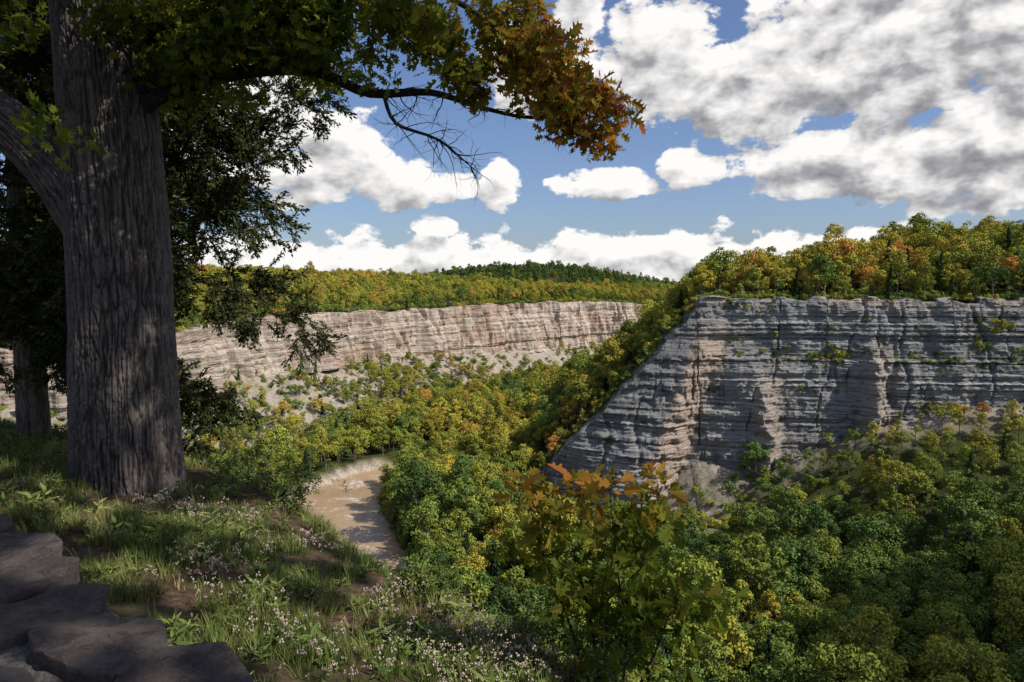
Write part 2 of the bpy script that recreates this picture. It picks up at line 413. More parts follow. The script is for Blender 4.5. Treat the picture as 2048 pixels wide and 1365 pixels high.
# ---------------------------------------------------------------- river
def river():
    S=resample(RIVER,4); x=S[:,0];y=S[:,1]; tx=np.gradient(x);ty=np.gradient(y);l=np.hypot(tx,ty)
    nx=-ty/l;ny=tx/l; w=np.linspace(-1,1,9)[None]*(S[:,2][:,None]+5)
    XX=x[:,None]+nx[:,None]*w;YY=y[:,None]+ny[:,None]*w
    m,nt,o=newmat('muddy_water'); g=G(nt); p=g.pos()
    n=g.noise(p,.06,5,.6,.8); n2=g.noise(p,.35,8,.72,.6)
    c=g.mix(g.mr(n,.3,.7),(.33,.225,.13),(.42,.30,.185))
    c=g.mix(g.mr(g.m('ADD',n2,g.m('MULTIPLY',g.m('SUBTRACT',n,.5),.9)),.60,.68,0,.6),c,(.8,.74,.68))
    nt.links.new(g.pbr(c,.18,g.bump(n2,.4,.5),.5),o.inputs[0])
    mesh_obj('river',np.stack([XX,YY,0*XX-114.6],-1).reshape(-1,3),gridfaces(*XX.shape),[m])
river()

# ---------------------------------------------------------------- forest prototypes
def deciduous(seed,h=15,cr=4.2,nl=1300,nc=16,sq=1.0):
    r=random.Random(seed); B=Bld()
    lean=Vector((r.uniform(-.6,.6),r.uniform(-.6,.6),0))
    B.tube([(0,0,-2),(lean.x*.3,lean.y*.3,h*.4),(lean.x,lean.y,h*.85)],[.28,.2,.06],5,1)
    cl=[]
    for i in range(nc):
        t=r.uniform(.0,1); zc=h*(.34+.56*t); rad_=cr*math.sqrt(max(.05,1-((t-.35)/.78)**2))
        a=i*2.4+r.uniform(-.5,.5); rr=rad_*r.uniform(.35,.95)
        c=Vector((math.cos(a)*rr,math.sin(a)*rr*sq,zc))+lean*t; cl.append((c,r.uniform(.75,1.75)*cr/4.2))
        if i%2: B.tube([(lean.x*.3*t,lean.y*.3*t,zc-h*.15),c],[.1,.03],4,1)
    cl.append((Vector((lean.x,lean.y,h*.93)),1.2))
    wts=[c[1]**2 for c in cl]
    for i in range(nl):
        c,cr2=r.choices(cl,wts)[0]
        d=Vector((r.gauss(0,1),r.gauss(0,1),r.gauss(.25,1))).normalized()
        if d.z<-.3 and r.random()<.6: d.z=-d.z
        p=c+Vector((d.x,d.y,d.z*.8))*cr2*r.uniform(.6,1.2)
        nrm=(d+Vector((r.gauss(0,.55),r.gauss(0,.55),r.gauss(.2,.5)))).normalized()
        u=nrm.orthogonal().normalized(); u.rotate(Matrix.Rotation(r.uniform(0,6.3),3,nrm)); v=nrm.cross(u)
        s_=r.uniform(.14,.36)
        B.add([p+u*s_,p+v*s_*.7+nrm*.05,p-u*s_*.9,p-v*s_*.8],[(0,1,2,3)],0,r.random())
    return B.obj('t',[M_forest,M_ftrunk],link=False,smooth=False)
def conifer(seed,h=14):
    r=random.Random(seed); B=Bld()
    B.tube([(0,0,-2),(0,0,h*.5),(0,0,h)],[.25,.16,.02],5,1)
    z=h*.12
    while z<h:
        L=(h-z)/h*3.4*r.uniform(.6,1.15)+.25
        for k in range(9):
            a=r.uniform(0,6.28); dr=Vector((math.cos(a),math.sin(a),-.25))
            for j in range(7):
                t=(j+.5)/7; p=Vector((0,0,z+r.uniform(-.3,.3)))+dr*L*t+Vector((0,0,r.uniform(-.2,.25)))
                nrm=Vector((r.gauss(0,.6),r.gauss(0,.6),1)).normalized(); u=(dr-nrm*dr.dot(nrm)).normalized(); v=nrm.cross(u)
                w=.3*(1-t*.5)*L/3+.1
                B.add([p+u*.4,p+v*w,p-u*.35,p-v*w],[(0,1,2,3)],0,r.random())
        z+=h*.035
    return B.obj('t',[M_conifer,M_ftrunk],link=False,smooth=False)
protos=[deciduous(i,*r_) for i,r_ in enumerate([(15,4.3,2100,18,1),(17,4.0,2100,20,.8),(13,4.6,1900,15,1),(16,5.2,2400,22,.85),(14.5,3.2,1500,13,1),(11.5,3.2,1300,11,.9),(14,4.8,1900,14,.7)])]
protos.append(deciduous(77,15,3.6,500,14))
protos+= [conifer(1),conifer(2,13)]
C_tree=coll_of('forest_tree_kinds',protos)
def bush(seed):
    r=random.Random(seed); B=Bld()
    cl=[(Vector((r.gauss(0,1.1),r.gauss(0,1.1),r.uniform(.4,2.2))),r.uniform(.6,1.2)) for i in range(7)]
    for c,_ in cl: B.tube([(0,0,-.5),c],[.08,.02],3,1)
    for i in range(650):
        c,cr2=r.choice(cl); d=Vector((r.gauss(0,1),r.gauss(0,1),r.gauss(.2,1))).normalized(); p=c+d*cr2*r.uniform(.5,1.2)
        nrm=(d+Vector((r.gauss(0,.6),r.gauss(0,.6),.3))).normalized(); u=nrm.orthogonal().normalized(); v=nrm.cross(u); s_=r.uniform(.12,.28)
        B.add([p+u*s_,p+v*s_*.7,p-u*s_,p-v*s_*.8],[(0,1,2,3)],0,r.random())
    return B.obj('b',[M_forest,M_ftrunk],link=False,smooth=False)
C_bush=coll_of('rim_bush_kinds',[bush(i) for i in range(4)])
ND=7
def scatter(x0,x1,y0,y1,sp):
    xs=np.arange(x0,x1,sp);ys=np.arange(y0,y1,sp); a,b=np.meshgrid(xs,ys)
    a=a+rng.uniform(-.5,.5,a.shape)*sp;b=b+rng.uniform(-.5,.5,b.shape)*sp
    return a.ravel(),b.ravel()
def forest(name,x,y,keepf,tintf,sclf,conf=.05,coll=None,dz=-.8):
    m=np.abs(x)<y*.9+40; x=x[m];y=y[m]
    z,q=H(x,y,hard=True)
    k=keepf(x,y,z,q)>rng.random(x.shape)
    x=x[k];y=y[k];z=z[k];q={a:b[k] for a,b in q.items()}
    n=len(x); tint=np.clip(tintf(x,y,z,q)+rng.normal(0,.13,n)+(rng.random(n)<.045)*.35,0,1)
    if coll is None:
        idx=rng.integers(0,ND,n); idx=np.where(rng.random(n)<.06,ND,idx); idx=np.where(rng.random(n)<conf,ND+1+rng.integers(0,2,n),idx)
    else: idx=rng.integers(0,4,n)
    rot=np.stack([rng.normal(0,.05,n),rng.normal(0,.05,n),rng.uniform(0,6.28,n)],-1)
    scl=sclf(x,y,z,q)*np.exp(rng.normal(0,.19,n))
    instancer(name,coll or C_tree,np.stack([x,y,z+dz],-1),rot,scl,tint,idx)
def keep_valley(x,y,z,q):
    k=np.ones_like(x)
    k*=(q['rd']>q['rw']+np.where(q['rs']>0,4,6))
    k*=~((q['rs']<0)&(y<338)&(q['rd']<q['rw']+32))
    k*=(q['fd']<-4)
    t=-q['fd']; st=fbm(q['fs']/14,0*x,4.4,o=2)
    k=np.where((t<85),k*np.clip(sst(.0,.22,st+(t-34)/120)*.95+sst(58,85,t),0.04,1),k)
    k*=~((q['sd']>-2)&(q['sd']<2.5)&(x>0))
    fr=-q['sd']; k=np.where((fr>0)&(fr<70)&(x>10),k*np.where((x>20)&(x<104),sst(50,66,fr+fbm(x/9,y/9)*6),sst(2,16,fr+fbm(x/12,y/12)*10)),k)
    k*=(q['bd']>75)
    return k
def tint_valley(x,y,z,q):
    t=.30+fbm(x/50,y/50,2)*.42+.16*sst(300,500,y)
    t=np.where((q['sd']<0)&(x>60)&(y<260),t-.05,t)  # lower tint puts cloud shade into the leaf colour at lower right
    t=t+.2*sst(80,0,np.abs(q['sd']))*(x>20)
    return t
def scl_valley(x,y,z,q):
    t=-q['fd']; s=np.where(t<95,np.interp(t,[0,50,95],[.55,.85,1.2]),1.3)
    fr=-q['sd']; s=np.where((fr>0)&(fr<100)&(x>10),s*np.interp(fr,[0,100],[.38,1]),s)
    s=np.where((q['ed']>0)&(q['sd']>0)&(q['sd']<14),s*.55,s)
    return s
x,y=scatter(-420,460,95,1050,7.2)
forest('valley_forest',x,y,lambda x,y,z,q:keep_valley(x,y,z,q)*((q['sd']<0)|(q['ed']>-1)|(x<20)),tint_valley,scl_valley,.04)
x,y=scatter(60,620,300,600,7.2)
forest('spur_forest',x,y,lambda x,y,z,q:((q['sd']>2)&(q['ed']<-.5)&(q['sd']<240))*1.0,lambda x,y,z,q:.56+fbm(x/40,y/40,5)*.36-.2*sst(12,2,q['sd']),lambda x,y,z,q:np.interp(q['sd'],[0,8,30],[.75,1.1,1.35])+0*x,.12)
x,y=scatter(0,560,220,360,2.6)
forest('spur_rim_bushes',x,y,lambda x,y,z,q:((q['sd']>-1.5)&(q['sd']<9)&(x>15))*.75,lambda x,y,z,q:.35+fbm(x/12,y/12,5)*.4,lambda x,y,z,q:np.interp(q['sd'],[-1,8],[.5,1.3])+0*x,0,C_bush,.2)
x,y=scatter(-520,700,330,1800,8.5)
forest('plateau_forest',x,y,lambda x,y,z,q:((q['fd']>2)&(q['fd']<620))*1.0,lambda x,y,z,q:.57+fbm(x/90,y/90,5)*.28-.2*sst(20,3,q['fd'])-.2*sst(100,400,x),lambda x,y,z,q:np.interp(q['fd'],[0,12,60],[.75,1.05,1.2])+0*x,.07)
x,y=scatter(-460,560,330,1180,4.2)
forest('far_rim_bushes',x,y,lambda x,y,z,q:((q['fd']>-3)&(q['fd']<9))*.8,lambda x,y,z,q:.35+fbm(x/20,y/20,5)*.4,lambda x,y,z,q:np.interp(q['fd'],[-3,8],[.8,1.9])+0*x,0,C_bush,.2)
x,y=scatter(-500,1100,1950,2700,17)
forest('distant_ridge_forest',x,y,lambda x,y,z,q:1.0*(z>-30),lambda x,y,z,q:.12+0*x,lambda x,y,z,q:1.9+0*x,.2)
# scrub on the talus below the far wall
x,y=scatter(-460,400,330,1080,4.0)
forest('talus_scrub',x,y,lambda x,y,z,q:((q['fd']<-3)&(q['fd']>-95))*sst(.0,.4,fbm(q['fs']/10,q['fd']/60,8)+.03)*.7,lambda x,y,z,q:.4+fbm(x/20,y/20,5)*.4,lambda x,y,z,q:1.2+0*x,0,C_bush,-.2)
# low scrub around the fan at the foot of the spur
x,y=scatter(10,120,262,334,4.5)
forest('fan_scrub',x,y,lambda x,y,z,q:((q['sd']<-8)&(q['sd']>-66))*sst(8,40,-q['sd'])*.5,lambda x,y,z,q:.45+fbm(x/20,y/20,5)*.4,lambda x,y,z,q:1.3+0*x,0,C_bush,-.2)
# willows and scrub along the inner bank
x,y=scatter(-110,60,200,450,2.8)
forest('riverbank_scrub',x,y,lambda x,y,z,q:((q['rs']>0)&(q['rd']>q['rw']+1.2)&(q['rd']<q['rw']+12))*.8,lambda x,y,z,q:.32+fbm(x/20,y/20,5)*.4,lambda x,y,z,q:np.interp(q['rd']-q['rw'],[1,10],[.6,1.9])+0*x,0,C_bush,-.2)
# shrubs clinging to the ledges of the spur
n=460; sx_=rng.uniform(100,330,n)
fz=np.where(rng.random(n)<.5,-35+rng.normal(0,1.5,n),rng.uniform(-66,-8,n))
fy=np.interp(sx_,FACE[:,0],FACE[:,1])
ok=(fz<-8)&(fz>np.interp(sx_,FACE[:,0],FACE[:,2]))&(fbm(sx_/14,fz/6,3)>-.05)
depth=(-6-fz)*.11+3.5
pts=np.stack([sx_,fy-depth,fz],-1)[ok]; n=len(pts)
instancer('ledge_shrubs',C_bush,pts,np.stack([0*rng.random(n),0*rng.random(n),rng.uniform(0,6.28,n)],-1),rng.uniform(.5,1.3,n),np.clip(rng.normal(.4,.2,n),0,1),rng.integers(0,4,n))

# ---------------------------------------------------------------- oak leaf sprigs
HALF=[(0,0),(.03,.10),(.16,.14),(.30,.30),(.12,.33),(.17,.42),(.42,.56),(.36,.60),(.16,.60),(.18,.70),(.30,.86),(.12,.82),(0,1.0)]
def leaf(B,base,dirv,nrm,L,lv,r,mi=0,outline=HALF,wid=1.0):
    d=dirv.normalized(); nrm=(nrm-d*nrm.dot(d)).normalized(); s=d.cross(nrm)
    curl=r.uniform(-.35,.1); fold=r.uniform(.05,.4)
    for sg in (1,-1):
        V=[base+d*(v*L)+s*(sg*u*L*wid)+nrm*((abs(u)*fold*L)+curl*L*(v*v)) for u,v in outline]
        n=len(V); idx=tuple(range(n)) if sg>0 else tuple(range(n-1,-1,-1))
        B.add(V,[idx],mi,lv)
def sprig(seed,nl=6,L=.12,droop=0):
    r=random.Random(seed); B=Bld()
    B.tube([(0,0,0),(.02,0,.08),(0,.02,.15)],[.004,.003,.002],4,1)
    for i in range(nl):
        a=i*2.4+r.uniform(-.4,.4); z=.03+.12*i/nl
        d=Vector((math.cos(a),math.sin(a),r.uniform(-.4,.7))); b=Vector((0,0,z)); p=b+d*r.uniform(.02,.05)
        B.tube([b,p],[.0018,.0014],3,1)
        nn=Vector((r.gauss(0,.5),r.gauss(0,.5),1))
        leaf(B,p,d+Vector((0,0,r.uniform(-.5,.1))),nn,L*r.uniform(.65,1.2),r.random(),r)
    return B.obj('s',[M_oakleaf,M_stem],link=False,smooth=False)
C_sprig=coll_of('oak_leaf_sprigs',[sprig(i) for i in range(5)])

def limb(B,p0,d,L,r0,depth,tips,r,droop=0,mi=0,seg=None,nmin=3,wig=.16):
    n=6; P=[Vector(p0)]; dv=Vector(d).normalized(); Rs=[r0]
    for i in range(n):
        dv=(dv+Vector((r.gauss(0,wig),r.gauss(0,wig),r.gauss(droop,wig*.8)))).normalized()
        P.append(P[-1]+dv*L/n); Rs.append(r0*(1-.75*(i+1)/n))
    B.tube(P,Rs,seg or (7 if r0>.03 else 4),mi)
    if depth==0:
        tips+= [(P[-1],dv),(P[4],dv),(P[-2],dv)]; return
    for i in range(nmin+ (1 if r.random()<.5 else 0)):
        k=r.randint(2,n); q=Vector((r.gauss(0,1),r.gauss(0,1),r.gauss(0,.7))).normalized()
        limb(B,P[k],(dv*.8+q*.8),L*r.uniform(.45,.65),Rs[k]*.6,depth-1,tips,r,droop,mi,None,nmin,wig)
    tips.append((P[-1],dv))
def tips_to_inst(name,tips,coll,tintf,parent,sc=(.8,1.3),mult=1,spread=.12,nk=5,keep=None,dz=-.1,rs=.5):
    P=[];Rt=[];T=[]
    for p,d in tips:
        for _ in range(mult):
            q=p+Vector((random.gauss(0,spread),random.gauss(0,spread),random.gauss(0,spread*.8)))
            if keep and not keep(q): continue
            dd=(d+Vector((random.gauss(0,rs),random.gauss(0,rs),random.gauss(dz,rs)))).normalized()
            e=dd.to_track_quat('Z','Y').to_euler(); P.append(q);Rt.append(tuple(e));T.append(tintf(q))
    n=len(P)
    return instancer(name,coll,np.array([tuple(p) for p in P]),np.array(Rt),rng.uniform(sc[0],sc[1],n),np.clip(np.array(T)+rng.normal(0,.1,n),0,1),rng.integers(0,nk,n),parent)

# big oak -------------------------------------------------------------
oak=empty('oak_tree')
def barktrunk(name,P,Rd,nseg,nlen,mat,parent,amp,fr,flare=None):
    P,Rd=smoothpath(P,Rd,6); P=np.array([tuple(p) for p in P]); Rd=np.array(Rd)
    cum=np.concatenate([[0],np.cumsum(np.linalg.norm(np.diff(P,axis=0),axis=1))])
    t=np.linspace(0,cum[-1],nlen); C=np.stack([np.interp(t,cum,P[:,i]) for i in range(3)],-1); Rq=np.interp(t,cum,Rd)
    T=np.gradient(C,axis=0); T/=np.linalg.norm(T,axis=1)[:,None]
    a0=np.cross(T,np.array([0,1,0.01])); a0/=np.linalg.norm(a0,axis=1)[:,None]; b0=np.cross(T,a0)
    th=np.linspace(0,2*np.pi,nseg,endpoint=False)[None]
    cx=np.cos(th)+0*t[:,None]; sx=np.sin(th)+0*t[:,None]; tt=t[:,None]+0*th
    wob=fbm(cx*fr*.4,sx*fr*.4,tt*3+9,o=2)
    ridge=1-np.abs(fbm(cx*fr+wob*.8,sx*fr+wob*.8,tt*3.0+3,o=2))*3.6; ridge=np.clip(ridge,0,1)
    ridge=1-ridge**1.3
    crack=np.clip(np.abs(fbm(cx*fr*.7,sx*fr*.7,tt*16,o=2))*4.5,0,1)
    ridge=ridge*(.55+.45*crack)
    rad_=Rq[:,None]*(1+.05*fbm(cx*1.2,sx*1.2,tt*.6)) + amp*(ridge-.5)
    if flare: rad_=rad_+flare*np.exp(-tt/.45)*(.6+.6*np.cos(th*5+1)+.2)*.5
    V=C[:,None]+a0[:,None]*(cx*rad_)[...,None]+b0[:,None]*(sx*rad_)[...,None]
    i=np.arange(nlen-1)[:,None]*nseg; k=np.arange(nseg)[None]; k2=(k+1)%nseg
    F=np.stack([i+k,i+k2,i+nseg+k2,i+nseg+k],-1).reshape(-1,4)
    return mesh_obj(name,V.reshape(-1,3),F,[mat],{'ridge':('FLOAT',ridge.ravel().astype(np.float32))},True,parent)
barktrunk('trunk',[(-4.12,7.25,-2.8),(-4.12,7.2,-2.0),(-4.1,7.2,-.2),(-4.13,7.2,1.3),(-4.18,7.2,2.4),(-4.22,7.2,3.4),(-4.1,7.3,5.5),(-3.8,7.4,8)],[.58,.52,.475,.46,.43,.40,.34,.24],420,760,M_bark,oak,.034,19,.14)
barktrunk('limb_left',[(-4.15,7.2,.2),(-4.4,7.15,.75),(-4.75,7.0,1.35),(-5.3,6.8,1.85),(-6.3,6.5,2.7),(-7.5,6.2,4)],[.30,.29,.25,.21,.18,.12],200,260,M_bark,oak,.026,11)
barktrunk('limb_rear',[(-4.3,7.4,.6),(-4.62,7.6,1.6),(-4.75,7.7,2.6),(-4.9,7.8,4.5),(-5.2,8,7)],[.28,.24,.22,.18,.1],200,220,M_bark,oak,.026,9)
Bb=Bld(); tips=[]; rr_=random.Random(5)
main=[(-3.9,7.2,1.75),(-3.55,7.05,1.9),(-2.97,6.9,2.02),(-2.29,6.8,2.08),(-1.79,6.7,2.0),(-1.34,6.6,1.80),(-.76,6.5,1.78),(-.29,6.4,1.62),(.17,6.3,1.50),(.5,6.25,1.54),(.72,6.2,1.58)]
mr=[.12,.085,.07,.06,.052,.045,.032,.022,.013,.007,.004]
P,Q=smoothpath(main,mr,4); Bb.tube(P,Q,10)
l2=[(-3.9,7.2,2.4),(-3.3,6.9,2.7),(-2.4,6.6,2.85),(-1.5,6.4,2.8),(-.7,6.3,2.6),(-.2,6.2,2.3),(.15,6.15,2.0),(.45,6.1,1.8)]
l2r=[.09,.065,.05,.04,.03,.02,.012,.005]; P2,Q2=smoothpath(l2,l2r,4); Bb.tube(P2,Q2,8)
l3=[(-1.2,6.55,1.78),(-1.08,6.5,1.5),(-.68,6.4,1.33),(-.38,6.35,1.08)]; P3,Q3=smoothpath(l3,[.022,.017,.012,.004],4); Bb.tube(P3,Q3,6)
tw=[]
for i in range(30):  # bare twigs below
    k=rr_.randint(3,len(P3)-1); limb(Bb,P3[k],(rr_.uniform(-.3,1),rr_.gauss(0,.5),rr_.uniform(-.9,.3)),rr_.uniform(.2,.5),.006,1,tw,rr_,0,0,3,2,.25)
for i in range(20):
    k=rr_.randint(20,34); limb(Bb,P[k],(rr_.uniform(0,1),rr_.gauss(0,.5),rr_.uniform(-.8,.2)),rr_.uniform(.25,.5),.008,1,tw,rr_,0,0,3,2,.25)
for i in range(38):
    k=rr_.randint(2,len(P)-1); t=k/len(P)
    up=rr_.uniform(.1,1) if t<.8 else rr_.uniform(-.5,.4)
    limb(Bb,P[k],(rr_.uniform(-.4,.8),rr_.gauss(0,.8),up),rr_.uniform(.3,.7)*(1.15-.8*t),max(.005,Q[k]*.35),1,tips,rr_)
for i in range(54):
    k=rr_.randint(1,len(P2)-1); t=k/len(P2)
    limb(Bb,P2[k],(rr_.uniform(-.5,.6),rr_.gauss(0,.8),rr_.uniform(-.9,.6)),rr_.uniform(.3,.7)*(1.2-.85*t),max(.005,Q2[k]*.35),1,tips,rr_)
# crown above / left
for p,d,L in [((-4.2,7.2,3.2),(-.8,-.3,.3),2.5),((-4.2,7.2,3.0),(.7,-.8,.35),2.6),((-4.2,7.2,3.6),(.2,-1,.3),2.8),((-4.1,7.3,4.5),(1,.2,.4),3),((-4.1,7.3,5.5),(.6,.8,.5),3),((-4,7.3,6),(-.9,.5,.5),3),((-6.3,6.5,2.7),(-.6,-.5,.3),2),((-3.9,7.3,7.5),(.1,-.5,1),2.5),((-4.1,7.2,2.9),(.9,-.35,.12),2.0),((-4.0,7.1,2.2),(.8,.5,.1),1.6),((-4.1,7.0,3.0),(.1,-1,-.1),1.5)]:
    limb(Bb,p,d,L,.07,2,tips,rr_,0,0,6,4)
Bb.obj('branches',[M_bark],oak)
def otint(q): return .24+.50*float(sst(-1.6,1.0,q.x+max(0,q.z-2)*.1))
def okeep(q):
    if q.z<1.0 or (abs(q.x+4.15)<.6 and q.y<7.2 and q.z<2.4-(7.2-q.y)*.3) or (q.x<-3.4 and q.z<1.9 and q.y<7.3): return False
    if q.x>.1 and q.z<1.05: return False
    if q.z<1.5 and -1.5<q.x<.2: return False
    return random.random()<(.85 if q.x<-2 else (.68 if q.x<-.3 else .5))
tips_to_inst('leaves',tips,C_sprig,otint,oak,(.7,1.15),2,.08,5,okeep)

# unseen oak added behind the camera to shade the overlook
shade_oak=empty('oak_tree'); B2=Bld(); t2=[]; r2=random.Random(11)
hz=float(H(np.array([6.0]),np.array([-9.0]))[0][0])
barktrunk('trunk',[(6,-9,hz-.5),(6,-9,hz+.6),(5.9,-8.8,2),(5.8,-8,5),(5.8,-7,8),(6,-6,11)],[.6,.5,.42,.36,.26,.12],60,100,M_bark,shade_oak,.03,5,.1)
for p,d,L in [((5.9,-8,5),(0,1,.45),7.5),((5.8,-7.6,6),(.5,1,.35),7),((5.8,-7.6,6.3),(-.5,1,.35),7),((5.8,-7,7.5),(.1,1,.5),6.5),((5.8,-7,8),(.7,.7,.4),6),((5.8,-7,8.5),(-.6,.8,.5),6.5),((6,-6,10),(0,.8,.6),5),((6,-6,10.5),(-.1,1,.42),8),((5.9,-8,6),(-1,.1,.4),4.5)]:
    limb(B2,p,d,L,.14,3,t2,r2,0,0,5,4)
B2.obj('branches',[M_bark],shade_oak)
def sprig_big(seed):
    r=random.Random(seed); B=Bld()
    for i in range(5):
        d=Vector((r.gauss(0,1),r.gauss(0,1),r.gauss(0,.6))).normalized()
        leaf(B,d*.05,d,Vector((r.gauss(0,.4),r.gauss(0,.4),1)),r.uniform(.2,.3),r.random(),r,0,[(0,0),(.3,.3),(.2,.5),(.4,.7),(0,1)])
    return B.obj('s',[M_oakleaf],link=False,smooth=False)
C_big=coll_of('oak_crown_sprigs',[sprig_big(i) for i in range(3)])
def k2(q): return q.z>3.6 and (q.y<2.6 or (q.y<4.5 and q.z>10.5 and q.x<6.6)) and q.x<8.2 and q.z<15 and (q.y<1 or q.z>q.y*.5+3.4) and random.random()<.5  # crown clipped so sun still reaches the branch leaves and sapling
tips_to_inst('leaves',t2,C_big,lambda q:.3,shade_oak,(1.1,1.8),1,.25,3,k2)

# ---------------------------------------------------------------- cedars
def csprig(seed):
    r=random.Random(seed); B=Bld()
    for i in range(60):
        t=r.random()**.7; a=r.uniform(-1.0,1.0)*(1.1-.5*t)
        d=Vector((math.sin(a),r.gauss(0,.35),math.cos(a))); p=Vector((0,0,.24*t))+d*r.uniform(0,.10)
        u=(d+Vector((r.gauss(0,.5),r.gauss(0,.5),0))).normalized(); v=u.orthogonal().normalized(); v.rotate(Matrix.Rotation(r.uniform(0,6.3),3,u))
        L=r.uniform(.03,.06); w=r.uniform(.008,.016)
        B.add([p-u*L*.3,p+v*w,p+u*L,p-v*w],[(0,1,2,3)],0,r.random())
    B.tube([(0,0,0),(0,0,.24)],[.004,.002],3,1)
    return B.obj('c',[M_cedar,M_stem],link=False,smooth=False)
C_ced=coll_of('cedar_sprays',[csprig(i) for i in range(4)])
def cedar(x,y,h,r0,seed,brs,zlo,lenf,mult,lean=(0,0),kp=None):
    e=empty('cedar_tree'); r=random.Random(seed); z0=float(H(np.array([x]),np.array([y]))[0][0])
    barktrunk('trunk',[(x,y,z0-.5),(x,y,z0+.5),(x+lean[0]*.5,y+lean[1]*.5,z0+h*.5),(x+lean[0],y+lean[1],z0+h)],[r0*1.25,r0,r0*.7,.03],110,260,M_cbark,e,.02,7)
    B=Bld(); tp=[]
    for i in range(brs):
        z=zlo+(z0+h-zlo)*(i+.5)/brs; f=(z-z0)/h; a=r.uniform(0,6.28); L=lenf(f,a)*r.uniform(.65,1.1)
        if L<.2: continue
        limb(B,(x+lean[0]*f,y+lean[1]*f,z),(math.cos(a),math.sin(a),r.uniform(-.2,.45)),L,.025+.01*L,2,tp,r,0.0,0,5,4,.2)
    B.obj('branches',[M_cbark],e)
    tips_to_inst('foliage',tp,C_ced,lambda q:r.random(),e,(.7,1.25),mult,.10,4,kp)
cedar(-7.1,10,9,.2,3,22,-.4,lambda f,a:.9+.8*(1-f),2)
cedar(-5.35,9.7,8.5,.22,4,50,-1.6,lambda f,a:(1.1+1.05*max(0,math.cos(a)))*(1-.6*abs(f-.42)),3,kp=lambda q:q.x<-2.7+max(0,-q.z-.3)*.3)
cedar(-9.8,12.5,9,.22,5,20,-1.2,lambda f,a:1.8*(1.1-f),2)

# ---------------------------------------------------------------- oak sapling at the brow
sap=empty('oak_sapling'); Bs=Bld(); ts=[]; r3=random.Random(21)
zs=float(H(np.array([.65]),np.array([4.0]))[0][0])
def stem(P,r0):
    n=len(P); Pq,Rq=smoothpath([(a-.05,b,c) for a,b,c in P],[r0*(1-.8*i/(n-1)) for i in range(n)],4); Bs.tube(Pq,Rq,6); return Pq
for P in [[(.62,4.0,zs-.2),(.38,4.0,-2.0),(.20,3.95,-1.5),(.14,3.95,-1.22)],[(.65,4.0,zs-.2),(.52,4.0,-2.0),(.42,4.0,-1.6),(.33,3.95,-1.2)],[(.65,4.0,zs-.2),(.72,4,-2.1),(.82,4,-1.6),(.92,3.95,-1.25)],[(.68,4.0,zs-.2),(.75,4.0,-2.2),(.68,3.95,-1.7),(.62,3.9,-1.2)],[(.68,4.0,zs-.2),(.9,4,-2.3),(1.0,3.95,-1.95),(1.06,3.9,-1.7)]]:
    Pq=stem(P,.011)
    for k in range(4,len(Pq)):
        for j in range(2):
            a=r3.uniform(0,6.28); limb(Bs,Pq[k],(math.cos(a),math.sin(a),.2),r3.uniform(.08,.22),.004,0,ts,r3,0,0,3)
    ts.append((Pq[-1],Vector((0,0,1))))
Bs.obj('stems',[M_stem],sap)
def sprig_s(seed):
    r=random.Random(seed); B=Bld()
    B.tube([(0,0,0),(.01,0,.05),(0,.01,.1)],[.003,.0025,.002],4,1)
    for i in range(5):
        a=i*2.4+r.uniform(-.4,.4)
        d=Vector((math.cos(a),math.sin(a),r.uniform(-.3,.7))); b=Vector((0,0,.03+.07*i/5)); p=b+d*.03
        leaf(B,p,d,Vector((r.gauss(0,.5),r.gauss(0,.5),1)),r.uniform(.08,.15),r.random(),r)
    return B.obj('s',[M_oakleaf,M_stem],link=False,smooth=False)
C_ss=coll_of('sapling_sprigs',[sprig_s(i) for i in range(5)])
tips_to_inst('leaves',ts,C_ss,lambda q:.28+.40*float(sst(-1.55,-1.15,q.z)),sap,(.7,1.05),1,.03,5,lambda q:q.z<-1.14 and random.random()<.62,-.5)

# ---------------------------------------------------------------- grass & flowers
def tuft(seed,n=16,h=.13,w=.0035,lean=.5):
    r=random.Random(seed);B=Bld()
    for i in range(n):
        a=r.uniform(0,6.28); b=Vector((math.cos(a),math.sin(a),0)); o=b*r.uniform(0,.05); L=h*r.uniform(.5,1.2); le=r.uniform(.1,lean); s=Vector((-b.y,b.x,0)); lv=r.random()
        V=[]
        for k in range(4):
            t=k/3; c=o+Vector((0,0,L*t*(1-.25*le*t)))+b*(L*le*t*t); ww=w*(1-t*.9); V+=[c-s*ww,c+s*ww]
        B.add(V,[(0,1,3,2),(2,3,5,4),(4,5,7,6)],0,lv)
    return B.obj('g',[M_grass],link=False,smooth=False)
LANCE=[(0,0),(.09,.2),(.13,.45),(.08,.75),(0,1)]
def weed(seed,n=9,L=.1,h=.12):
    r=random.Random(seed);B=Bld(); B.tube([(0,0,0),(.01,0,h)],[.002,.0015],3,1)
    for i in range(n):
        a=i*2.4; d=Vector((math.cos(a),math.sin(a),r.uniform(.1,.7)))
        leaf(B,Vector((0,0,h*i/n)),d,Vector((0,0,1)),L*r.uniform(.6,1.2),r.random(),r,0,LANCE,1.1)
    return B.obj('w',[M_weed,M_gstem],link=False,smooth=False)
